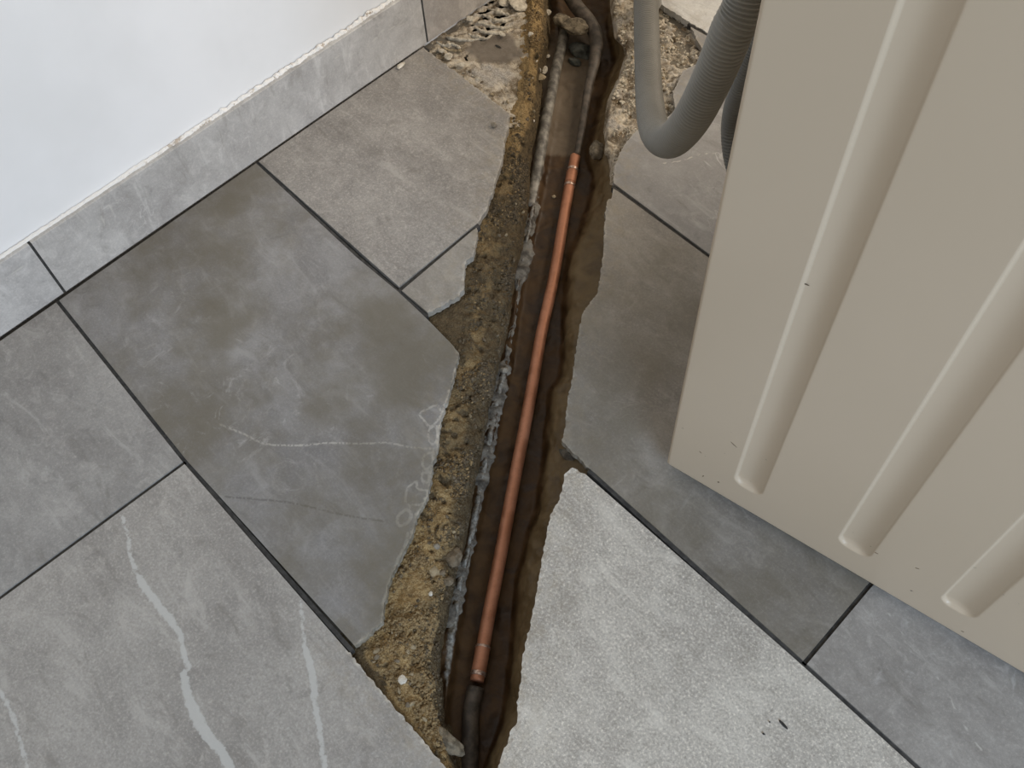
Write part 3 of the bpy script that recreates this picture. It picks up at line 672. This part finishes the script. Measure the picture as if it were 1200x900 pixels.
# far end: dark sleeve that bends towards the wall
sl = catmull([P(676, 182, -.053), P(682, 150, -.050), P(689, 105, -.046), P(697, 70, -.042), P(699, 45, -.038), P(690, 25, -.034), P(676, 8, -.032), P(662, -14, -.030), P(640, -50, -.030)], 8)
rad = np.interp(np.arange(len(sl)), [0, 8, 18, 30, 64], [.0045, .005, .0065, .0105, .0110])
o = sub('pipe_sleeve', tube_mesh('pipe_sleeve', sl, rad, 20), SLEEVE, supply); o['label'] = 'dark mud-smeared sleeve bending away'
se = catmull([P(PIPE(y), y, bedz(y) + .004) for y in (806, 835, 878, 905, 940)], 8)
o = sub('pipe_sleeve', tube_mesh('pipe_sleeve', se, .0085, 20), SLEEVE, supply); o['label'] = 'dull grey sleeve half sunk in the mud'

gp = [P(663, 24, -.050), P(659.5, 47, -.050), P(652, 80, -.050), P(646, 110, -.051), P(640, 140, -.052), P(634, 175, -.054), P(629, 205, -.056), P(622, 245, -.059)]
root = empty('grey_pipe', tuple(gp[4])); tag(root, 'thin weathered grey pipe stub emerging from under the concrete lump', 'pipe')
path = catmull(gp, 8)
sub('pipe_tube', tube_mesh('pipe_tube', path, .0076, 20), CONDUIT, root)
cpth = catmull([gp[0] + (gp[0] - gp[1]) * .35, gp[0], gp[0] + (gp[1] - gp[0]) * .12], 4)
# ridge of cement and an old conduit running along the left of the bed
cd = catmull([P(IN(y) + 10.5 + 1.2 * math.sin(y * .11), y, -.0560) for y in np.arange(232, 762, 14.0)], 6)
cd = cd + np.array([[.0022 * mnoise.noise(Vector(p) * 60), .0022 * mnoise.noise(Vector(p) * 60 + Vector((5, 0, 0))), .0015 * mnoise.noise(Vector(p) * 45)] for p in cd])
rad = np.array([.0052 + .0034 * mnoise.noise(Vector(p) * 55) + .0022 * mnoise.noise(Vector(p) * 190) for p in cd])
rad *= np.interp(np.arange(len(cd)) / len(cd), [0, .1, .17, .21, .36, .39, .55, .62, .74, .8, .92, 1], [.5, 1.1, 1.0, .3, .3, 1.2, 1.1, .8, .5, .6, 1.1, .4])
def craggy(me, amp, sc):
    for v in me.vertices: v.co += Vector((1, 1, 1)) * amp * mnoise.noise(v.co * sc) + Vector((0, 0, amp * .8 * mnoise.noise(v.co * sc * 2.7)))
    return me
o = link('cement_ridge', craggy(tube_mesh('cement_ridge', cd, np.maximum(rad * 1.55, .0014), 16, True, .38), .0016, 150), CEMENT); tag(o, 'ragged grey cement ridge along the left edge of the wet bed', 'mortar')

# ---------------------------------------------------------------- stones and lumps
def rock_mesh(name, seed, subd=2, flat=.7, jag=.35):
    bm = bmesh.new(); bmesh.ops.create_icosphere(bm, subdivisions=subd, radius=1.0); r = random.Random(seed)
    planes = [Vector((r.uniform(-1, 1), r.uniform(-1, 1), r.uniform(-1, 1))).normalized() for _ in range(9)]
    cut = [r.uniform(.62, .9) for _ in planes]
    for v in bm.verts:
        for n_, c_ in zip(planes, cut):
            dd = v.co.dot(n_)
            if dd > c_: v.co -= n_ * (dd - c_) * .92
        v.co *= 1 + jag * .35 * mnoise.noise(v.co * 1.7 + Vector((seed, 0, 0))); v.co.z *= flat
    me = bpy.data.meshes.new(name); bm.to_mesh(me); bm.free(); return me
def stone(px_, py_, size, mat, label, name='stone', cat='stone', seed=0, flat=.7, sx=1.0, sub_=2, group=None, sink=.25, z=None, rz=None):
    me = rock_mesh(name, seed, sub_, flat)
    me.polygons.foreach_set('use_smooth', [False] * len(me.polygons))
    p = drop(px_, py_) if z is None else Vector(P(px_, py_, z))
    o = link(name, me, mat); o.location = p + Vector((0, 0, size * flat * (.6 - sink))); o.scale = (size * sx, size, size)
    o.rotation_euler = (random.uniform(-.3, .3), random.uniform(-.3, .3), random.uniform(0, 6.28) if rz is None else rz)
    return tag(o, label, cat, group)
stone(533, 655, .0125, STONE_BROWN, 'largest brown stone half buried at the inner edge of the sand bank', seed=1, sx=.8)
stone(510, 672, .0105, STONE_TAN, 'flat tan stone beside the largest brown stone on the sand bank', seed=2, flat=.5)
stone(525, 681, .0062, STONE_BROWN, 'small rough brown stone just below the largest stone', seed=3)
stone(472, 797, .0050, STONE_PALE, 'small bright whitish pebble near the lower end of the sand bank', 'pebble', 'pebble', seed=4)
stone(484, 758, .0034, STONE_TAN, 'small tan pebble on dry crumbly sand near the copper coupling', 'pebble', 'pebble', seed=5)
stone(622, 41, .0046, STONE_PALE, 'small cream pebble on orange sand near the top of the trench', 'pebble', 'pebble', seed=6)
stone(578.5, 147, .0042, STONE_GREY, 'lone grey pebble lying on the speckled tile', 'pebble', 'pebble', seed=7, z=.0015)
stone(512, 641, .0040, STONE_GREY, 'small grey pebble above the largest brown stone', 'pebble', 'pebble', seed=8)
stone(505, 696, .0026, STONE_PALE, 'tiny cream pebble in the middle of the sand bank', 'pebble', 'pebble', seed=9)
stone(591, 434, .0052, STONE_GREY, 'grey pebble stuck at the top of the cement ridge', 'pebble', 'pebble', seed=10)
stone(649, 231, .0028, STONE_TAN, 'tiny tan pebble on dark wet mud left of the pipe joint', 'pebble', 'pebble', seed=11)
stone(441, 763, .0038, STONE_TAN, 'pale tan crumb in the soil beside the broken tile corner', 'pebble', 'pebble', seed=12)
stone(518, 672, .004, STONE_BROWN, 'brown crumb wedged between the two largest stones', 'pebble', 'pebble', seed=13)
# concrete lumps at the top of the trench
def lump(name, px_, py_, z, size, scale, mat, label, seed, cat='rubble', rot=(0, 0, 0)):
    me = rock_mesh(name, seed, 4, 1.0, .5)
    for v in me.vertices: v.co *= 1 + .07 * mnoise.fractal(v.co * 3, 1, 2, 4)
    me.polygons.foreach_set('use_smooth', [True] * len(me.polygons))
    o = link(name, me, mat); o.location = P(px_, py_, z); o.scale = [size * s for s in scale]; o.rotation_euler = rot
    return tag(o, label, cat)
lump('concrete_lump', 675, 32, -.030, .0155, (1.25, 1.0, .62), CONCRETE, 'tan concrete lump overhanging the end of the grey pipe', 31, rot=(.15, .1, .9))
lump('concrete_lump', 659, 24, -.030, .0125, (1.3, .9, .8), CONCRETE, 'darker earth-caked concrete lump behind the sand bank head', 38, rot=(.1, .2, .3))
lump('cement_lump', 680, 60, -.060, .0155, (1.35, 1.0, .75), GREENISH, 'dark greenish grey cement lump between the two pipes', 32, rot=(.2, .1, .7))
lump('cement_lump', 674, 73, -.061, .0095, (1.2, .8, .6), GREENISH, 'lower small dark greenish cement lump behind the grey pipe', 33)
CLOD = simple('clod_mud', .85, (.075, .058, .036), (.19, .16, .115), 120, bump=.8, bscale=400, bdist=.002)
lump('mud_clod', 700, 176, -.036, .0135, (.8, 1.3, .55), CLOD, 'mud clod on the right lip of the trench near the tile corner', 34, 'mud', (0, 0, .8))
lump('mortar_lump', 716, 174, -.022, .014, (.6, 1.25, .6), simple('dusty_mortar', .95, (.20, .165, .12), (.42, .37, .29), 150, bump=.9, bscale=500, bdist=.002), 'pale mortar lump between the mud clod and the tile corner', 35, 'mortar', (0, 0, .7))
lump('cement_lump', 524, 868, -.020, .014, (1.5, .6, .5), CONCRETE, 'grey tan cement lump at the near tip of the sand bank', 36, rot=(0, 0, .1))
lump('soil_lump', 668, 534, -.024, .010, (1.4, .7, .5), simple('dark_soil', .9, (.05, .042, .03), (.12, .10, .075), 120, bump=.8, bscale=500), 'dark soil lump in the open joint notch right of the copper pipe', 37, 'soil')
# mortar flakes and chips
def flake(px_, py_, size, sx, label, mat=MORTAR, seed=0, rz=0.0, dz=.003, tilt=(.1, .1)):
    o = stone(px_, py_, size, mat, label, 'mortar_flake', 'mortar', seed=seed, flat=.32, sx=sx, sub_=3, rz=rz); o.location.z += dz; o.rotation_euler = (tilt[0], tilt[1], rz); return o
flake(608, 5, .016, 1.5, 'large pale mortar flake at the head of the sand bank', seed=41, rz=2.3, dz=.004, tilt=(.35, .1))
flake(592, 6, .0095, 1.3, 'second pale mortar flake leaning beside the large one', seed=42, rz=2.0, dz=.003, tilt=(.2, .3))
flake(588, 42, .0045, 1.4, 'small cream mortar chip at the edge of smooth screed', seed=43, rz=.3)
flake(551, 24, .0048, 1.2, 'white mortar chip leaning near the skirting foot', seed=44, rz=1.2, tilt=(.6, .2))
flake(518, 62, .0042, 1.2, 'pale mortar chip nearest the skirting joint', seed=45, rz=.5)
flake(526, 68, .0062, 1.1, 'cream mortar chip in rubble along the cut tile edge', seed=46, rz=1.0, tilt=(.3, .3))
flake(541, 78, .0044, 1.4, 'cream mortar chip lowest along the cut tile edge', seed=47, rz=.9)
flake(637, 84, .0065, 1.6, 'pale mortar chip at the sand bank edge beside the grey pipe', seed=48, rz=1.9, tilt=(.4, .2))
flake(633, 92, .0075, 1.2, 'brownish mortar chip below the pale one beside the grey pipe', STONE_TAN, 49, 1.2)
flake(642, 68, .0036, 1.1, 'tiny cream mortar chip above the pale one beside the grey pipe', seed=50)
flake(642, 17, .0052, 1.2, 'cream mortar chip against the tan concrete lump', seed=51, rz=1.0, tilt=(.5, .1))
# ragged adhesive ridges left on the screed
rd = [[(512, 50), (520, 54), (532, 53), (540, 57)], [(523, 44), (538, 47), (552, 48), (566, 46)], [(548, 40), (560, 44), (570, 46), (577, 41)], [(556, 33), (568, 38), (582, 40), (594, 37)], [(560, 27), (574, 31), (588, 34), (600, 33)],
      [(566, 18), (580, 24), (594, 25), (603, 22)], [(572, 11), (584, 15), (597, 18)], [(520, 57), (530, 61), (541, 60)]]
ridge_root = empty('adhesive_ridges', tuple(P(570, 30, -.011))); tag(ridge_root, 'crusty pale tile adhesive ridges on the bare screed by the skirting', 'adhesive')
for k, r_ in enumerate(rd):
    pth = catmull([np.array(drop(*q_)) + np.array([0, 0, .0008]) for q_ in r_], 14)
    rad = np.array([.0030 + .0020 * mnoise.noise(Vector(p) * 130) + .0012 * mnoise.noise(Vector(p) * 420) for p in pth]) * np.sin(np.linspace(.25, math.pi - .25, len(pth))) ** .5
    pth = pth + np.array([[.0016 * mnoise.noise(Vector(p) * 170), .0016 * mnoise.noise(Vector(p) * 170 + Vector((9, 0, 0))), 0] for p in pth])
    sub('ridge', tube_mesh('ridge', pth, np.maximum(rad, .0006), 9), MORTAR if k != 7 else STONE_TAN, ridge_root)

# loose stones that nothing tells apart, then crumbs
ORD = 'first second third fourth fifth sixth seventh eighth ninth tenth eleventh twelfth thirteenth fourteenth fifteenth sixteenth seventeenth eighteenth nineteenth twentieth'.split()
ORD += ['twenty-' + k for k in ORD[:9]]
def scatter(n, pick, sizes, mats, name, noun, where, cat, group):
    protos = [rock_mesh(name, 100 + k, 2, .7) for k in range(5)]; first = {}
    spots = sorted([pick() for _ in range(n)], key=lambda q_: q_[1])
    for i, (x, y) in enumerate(spots):
        p = drop(x, y); k = i % 5; mt, word = mats[int(rng.integers(len(mats)))]
        key = (k, mt.name)
        if key not in first:
            me = protos[k].copy(); me.materials.append(mt); o = link(name, me); first[key] = o
        else:
            o = first[key].copy(); col.objects.link(o)
        s = float(rng.uniform(*sizes)); o.location = p + Vector((0, 0, s * .15)); o.scale = (s * float(rng.uniform(.8, 1.3)), s, s * float(rng.uniform(.6, 1.0)))
        o.rotation_euler = [float(q_) for q_ in rng.uniform(0, 6.28, 3)]
        tag(o, f'small {word} {noun} {where}, {ORD[i]} from the trench far end', cat, group)
def pk_dry():
    while True:
        y = float(rng.uniform(735, 845)); x = float(rng.uniform(EL(y) + 6, EL(y) + .6 * (IN(y) - EL(y)) + 4))
        return x, y
def pk_inner():
    y = float(rng.uniform(230, 640)); return float(IN(y) - rng.uniform(0, 26)), y
def pk_up():
    y = float(rng.uniform(60, 240)); return float(IN(y) - rng.uniform(1, 12)), y
def pk_rub():
    y = float(rng.uniform(2, 120)); return float(rng.uniform(ER(y) + 6, 742)) if rng.random() < .45 else float(rng.uniform(776, 776 + .5 * max(6, 40 - abs(y - 50)))), y
def pk_cut():
    t = float(rng.uniform(0, 1)); return 505 + t * 88 + float(rng.uniform(0, 10)), 60 + t * 68 - float(rng.uniform(-2, 8))
TN, BR, PL, MO = (STONE_TAN, 'tan'), (STONE_BROWN, 'brown'), (STONE_PALE, 'whitish'), (MORTAR, 'cream')
scatter(14, pk_dry, (.0018, .0034), [TN, TN, BR], 'pebble', 'pebble', 'in the dry crumbly sand', 'pebble', 'pebbles in the dry sand')
scatter(20, pk_inner, (.0018, .0038), [BR, BR, TN], 'pebble', 'pebble', 'on the damp inner sand edge', 'pebble', 'pebbles along the damp sand edge')
scatter(14, pk_up, (.0016, .0036), [TN, PL, BR], 'pebble', 'pebble', 'in orange sand beside the grey pipe', 'pebble', 'pebbles beside the grey pipe')
scatter(24, pk_rub, (.0020, .0046), [MO, TN, BR, MO], 'mortar_chip', 'chip', 'in the rubble under the hose', 'mortar', 'mortar chips under the hose')
scatter(16, pk_cut, (.0016, .0036), [MO, BR, TN], 'mortar_chip', 'chip', 'along the cut speckled tile', 'mortar', 'mortar chips along the cut tile')
def crumbs(name, count, weight, sizes, mat, label, A, F, up=.3):
    fa = np.array(F); c = A[fa].mean(1); w = weight; w = w / w.sum(); idx = rng.choice(len(fa), count, p=w)
    bm = bmesh.new(); bmesh.ops.create_icosphere(bm, subdivisions=1, radius=1.0); bv = np.array([v.co[:] for v in bm.verts]); bf = np.array([[v.index for v in f.verts] for f in bm.faces]); bm.free()
    n = len(bv); V = np.empty((count * n, 3)); FF = np.empty((count * len(bf), 3), int)
    s = sizes[0] + (sizes[1] - sizes[0]) * rng.random(count) ** 3
    for i in range(count):
        k = bv * (1 + rng.uniform(-.35, .25, (n, 1))) * s[i] * rng.uniform(.7, 1.25, 3); a = rng.uniform(0, 6.28); ca, sa = math.cos(a), math.sin(a)
        k = np.stack([k[:, 0] * ca - k[:, 1] * sa, k[:, 0] * sa + k[:, 1] * ca, k[:, 2]], 1)
        u = rng.random(2); q4 = A[fa[idx[i]]]; p = (q4[0] * (1 - u[0]) + q4[1] * u[0]) * (1 - u[1]) + (q4[3] * (1 - u[0]) + q4[2] * u[0]) * u[1]
        V[i * n:(i + 1) * n] = k + p + np.array([0, 0, s[i] * up]); FF[i * len(bf):(i + 1) * len(bf)] = bf + i * n
    me = mesh(name, V, FF.tolist(), False); o = link(name, me, mat); return tag(o, label, 'sand' if 'sand' in name else 'rubble', kind='stuff')
fa = np.array(bankF); pc = bankPar[fa].mean(1); rc = bankRow[fa].mean(1); cz = bankA[fa].mean(1)
cl = np.clip(.4 + fbm(cz, .018, 3, 200), .02, 2) ** 2
wdry = np.where((pc > 1.1) & (pc < 3.4), 1.0, 0) * np.interp(rc, [-60, 120, 180, 350, 450, 600, 740, 840, 900], [1.4, 1.2, .2, .04, .05, .35, 2.2, 2.0, .6]) * cl
wwet = np.where((pc > .95) & (pc < 4.6), 1.0, 0) * np.interp(rc, [-60, 140, 200, 400, 640, 720, 900], [.1, .5, 2.0, 1.6, 1.0, .4, .3]) * cl * (.5 + np.clip((pc - 2.2), 0, 1))
crumbs('sand_grains', 11000, wdry, (.0004, .0019), CRUMB, 'loose dry sand grains and crumbs on top of the bank', bankA, bankF)
crumbs('soil_crumbs', 7000, wwet, (.0004, .0021), SOILCRUMB, 'dark damp soil crumbs along the inner slope of the bank', bankA, bankF)
fa = np.array(F); pc = par[fa].mean(1); cz = A[fa].mean(1)
crumbs('screed_rubble', 2600, np.where((pc > .9) & (pc < 2.9), 1.0, 0) * np.clip(.3 + fbm(cz, .02, 3, 210), .02, 2), (.0006, .0030), MORTAR, 'fine pale screed rubble under the grey hose', A, F)

# small scraps on the tiles
def scrap(px_, py_, L, w, rz, label):
    me = rock_mesh('scrap', int(px_), 2, .35); o = link('scrap', me, BLACK); o.location = P(px_, py_, .0009); o.scale = (L, w, .0016); o.rotation_euler = (0, 0, rz); return tag(o, label, 'scrap')
pa, pb = P(913, 844), P(923, 855); scrap(918, 849, .0055, .0014, math.atan2(pb[1] - pa[1], pb[0] - pa[0]), 'black sliver of debris on the bright speckled tile')
scrap(895, 860, .0014, .0011, .3, 'smaller round black speck beside the sliver on the bright tile')
scrap(902, 846, .0009, .0008, .3, 'tiniest black speck left of the sliver on the bright tile')
me = rock_mesh('scrap', 77, 2, .35); o = link('scrap', me, BLACK); o.location = drop(584, 55) + Vector((0, 0, .0008)); o.scale = (.006, .0018, .002); o.rotation_euler = (0, 0, 0.1); tag(o, 'dark sliver lying on the smooth bare screed patch', 'scrap')
stone(470, 77, .005, STONE_PALE, 'white plaster crumb at the skirting foot above the speckled tile', 'plaster_crumb', 'plaster', seed=61, flat=.5, sx=1.9, z=.0, rz=2.0)

# ---------------------------------------------------------------- washing machine
MZ = .010
PA = P(780, 543, MZ); PB = P(1200, 790, MZ); u = (PB - PA); u[2] = 0; u /= np.linalg.norm(u); bk = np.array([-u[1], u[0], 0])   # bk: towards the far side
MH, ML, MW = .85, .575, .60
wm = empty('washing_machine', tuple(PA)); wm.rotation_euler = (0, 0, math.atan2(u[1], u[0]))
tag(wm, 'cream washing machine seen from its ribbed side, standing on the tiles right of the trench', 'washing machine')
# local axes: x along the visible side panel (from back to front), y away from the viewer, z up
def rib_dist(x, z, cx, w, z0, z1, r):                   # inside distance of a rounded slot
    qx = np.abs(x - cx) - (w / 2 - r); qz = np.abs(z - (z0 + z1) / 2) - ((z1 - z0) / 2 - r)
    o_ = np.hypot(np.maximum(qx, 0), np.maximum(qz, 0)) + np.minimum(np.maximum(qx, qz), 0) - r
    return -o_
RIBS = [(.0865, .031), (.1955, .033), (.2945, .033), (.394, .033), (.490, .033)]
def panel_mesh():
    X = set(np.round(np.arange(0, ML + .001, .006), 5))
    for cx, w in RIBS: X |= set(np.round(np.linspace(cx - w / 2 - .003, cx + w / 2 + .003, 38), 5))
    X |= set(np.round(np.linspace(0, .006, 7), 5)) | set(np.round(np.linspace(ML - .006, ML, 7), 5)) | {ML}
    X = np.array(sorted(X)); X = X[X <= ML]
    Z = np.unique(np.round(np.r_[np.linspace(0, .004, 4), np.arange(.008, .034, .006), np.arange(.034, .075, .0012), np.arange(.08, MH - .08, .02), np.arange(MH - .08, MH - .03, .002), np.linspace(MH - .03, MH, 8)], 5))
    gx, gz = np.meshgrid(X, Z, indexing='ij'); y = np.zeros_like(gx)
    for cx, w in RIBS:
        dd = rib_dist(gx, gz, cx, w, .0415, MH - .05, .0115); tt = np.clip(((gx - cx) / (w / 2) + 1) / 2, 0, 1)
        t = np.clip(dd / .0020, 0, 1); s = t * t * (3 - 2 * t)
        ez = np.clip(np.minimum(gz - .0415, MH - .05 - gz) / .009, 0, 1); s = s * (.45 + .55 * np.sin(ez * math.pi / 2))
        up_ = .62 + .38 * np.sin(math.pi / 2 * np.clip(tt / .40, 0, 1)); dn_ = np.cos(math.pi / 2 * np.clip((tt - .40) / .60, 0, 1))
        y += .0052 * s * up_ * dn_
    for e, sgn in ((gx, 1), (ML - gx, 1)):
        k = np.clip(1 - e / .004, 0, 1); y += .004 * (1 - np.sqrt(np.clip(1 - k * k, 0, 1)))
    k = np.clip(1 - gz / .003, 0, 1); y += .003 * (1 - np.sqrt(np.clip(1 - k * k, 0, 1)))
    n, m = gx.shape; v = np.stack([gx, y, gz], -1).reshape(-1, 3)
    f = [(i * m + q_, (i + 1) * m + q_, (i + 1) * m + q_ + 1, i * m + q_ + 1) for i in range(n - 1) for q_ in range(m - 1)]
    # return flange at the bottom and at both ends
    v = v.tolist(); b0 = len(v)
    for i in range(n): v.append([X[i], .018, 0.0])
    f += [(i * m, b0 + i, b0 + i + 1, (i + 1) * m) for i in range(n - 1)]
    b1 = len(v)
    for q_ in range(m): v.append([0.0, .02, Z[q_]])
    f += [(q_ + 1, b1 + q_ + 1, b1 + q_, q_) for q_ in range(m - 1)]
    b2 = len(v)
    for q_ in range(m): v.append([ML, .02, Z[q_]])
    f += [((n - 1) * m + q_, b2 + q_, b2 + q_ + 1, (n - 1) * m + q_ + 1) for q_ in range(m - 1)]
    return mesh('side_panel', v, f)
link('side_panel', panel_mesh(), ENAMEL, wm)
link('back_panel', box_mesh('back_panel', .006, MW / 2 + .002, MH / 2, .008, MW - .036, MH - .01, .002), ENAMEL, wm)
link('side_panel', box_mesh('side_panel', ML / 2, MW - .008, MH / 2, ML, .016, MH, .004), ENAMEL, wm)
link('front_panel', box_mesh('front_panel', ML - .008, MW / 2 + .001, MH / 2, .014, MW - .034, MH - .004, .003), ENAMEL, wm)
link('top_panel', box_mesh('top_panel', ML / 2, MW / 2, MH + .012, ML + .004, MW + .004, .024, .006), ENAMEL, wm)
link('bottom_panel', box_mesh('bottom_panel', ML / 2, MW / 2, .012, ML - .04, MW - .04, .008), DARKPLASTIC, wm)
for x in (.05, ML - .05):
    for y in (.05, MW - .05):
        bm = bmesh.new(); bmesh.ops.create_cone(bm, cap_ends=True, segments=24, radius1=.022, radius2=.018, depth=.019); bmesh.ops.translate(bm, vec=(x, y, -.0005), verts=bm.verts)
        me = bpy.data.meshes.new('foot'); bm.to_mesh(me); bm.free(); link('foot', me, DARKPLASTIC, wm)
th = np.linspace(0, 2 * math.pi, 49); ringp = np.stack([np.full(49, ML + .004), MW / 2 + .165 * np.cos(th), .43 + .165 * np.sin(th)], 1)
dr = link('door', tube_mesh('door', ringp, .018, 16, False), DARKPLASTIC, wm)
bm = bmesh.new(); bmesh.ops.create_uvsphere(bm, u_segments=32, v_segments=16, radius=.15); bmesh.ops.scale(bm, vec=(.18, 1, 1), verts=bm.verts); bmesh.ops.translate(bm, vec=(ML - .002, MW / 2, .43), verts=bm.verts)
me = bpy.data.meshes.new('door_glass'); bm.to_mesh(me); bm.free(); link('door_glass', me, GLASS_DARK, dr)
link('detergent_drawer', box_mesh('detergent_drawer', ML + .003, .14, MH - .07, .012, .18, .06, .004), ENAMEL, wm)
bm = bmesh.new(); bmesh.ops.create_cone(bm, cap_ends=True, segments=32, radius1=.03, radius2=.026, depth=.025); bmesh.ops.rotate(bm, matrix=Matrix.Rotation(math.pi / 2, 3, 'Y'), verts=bm.verts); bmesh.ops.translate(bm, vec=(ML + .008, .38, MH - .07), verts=bm.verts)
me = bpy.data.meshes.new('program_knob'); bm.to_mesh(me); bm.free(); link('program_knob', me, DARKPLASTIC, wm)

pn = np.array([u[1], -u[0], 0])                          # small dirt scuffs on the visible panel
for qx, qy, L_, w_, a_ in ((860, 521, .0045, .0010, -.5), (942, 337, .0030, .0009, .1), (842, 565, .0022, .0018, 1.2), (824, 558, .0020, .0011, 1.3), (1075, 666, .0022, .0010, .4), (1128, 740, .0016, .0012, .2), (821, 530, .0018, .0010, -.6), (1027, 648, .0022, .0009, .3)):
    ray = CR.T @ np.array([(qx - 600) / CF, (qy - 450) / CF, 1.0]); hp_ = CC + ray * (((PA - CC) @ pn) / (ray @ pn)); rel = hp_ - PA
    deep = .0034 if (qx, qy) == (942, 337) else .0
    me = rock_mesh('scuff_mark', qx, 2, .5); me.transform(Matrix.Translation((rel @ u, deep, rel[2])) @ Matrix.Rotation(-a_, 4, 'Y') @ Matrix.Diagonal((L_, .0005, w_, 1)))
    o = link('scuff_mark', me, STONE_BROWN, wm); o['label'] = 'small brown dirt scuff'

# ---------------------------------------------------------------- hoses
def hose(name, pts, r, mat, label, pitch=.0036, depth=.0025, segs=28, squash=None):
    path = catmull(pts, 24); path, s = resample(path, pitch / 6)
    rad = r - depth * .5 + depth * .5 * np.cos(2 * math.pi * s / pitch)
    root = empty(name, tuple(path[0])); tag(root, label, 'hose')
    sub('hose_tube', tube_mesh('hose_tube', path, rad, segs, True, squash), mat, root); return root, path
bh = wm.matrix_basis
con = PA + u * -.012 + bk * .10 + np.array([0, 0, .78])
hr, hp = hose('drain_hose', [con, con + np.array([-.05, -.0, -.06]), D(886, -50, .62), D(856, 40, .665), D(831, 100, .715), D(807, 144, .765), D(784, 165, .83), D(767.5, 153, .93), D(761, 115, 1.04), D(758.5, 60, 1.12), D(757, 0, 1.175), D(756, -60, 1.21), np.array([.158, .858, .09]), np.array([.142, .893, .0])],
              .0152, HOSE, 'grey corrugated drain hose looping down behind the washing machine')
hose('inlet_hose', [con + bk * .12 + np.array([-.0, 0, -.12]), D(905, 10, .80), D(872, 90, .88), D(859, 135, .93), D(858, 170, .955), D(866, 205, .975), D(890, 240, .98)], .0105, HOSE_DARK, 'darker grey hose half hidden behind the washing machine edge', squash=1.0)
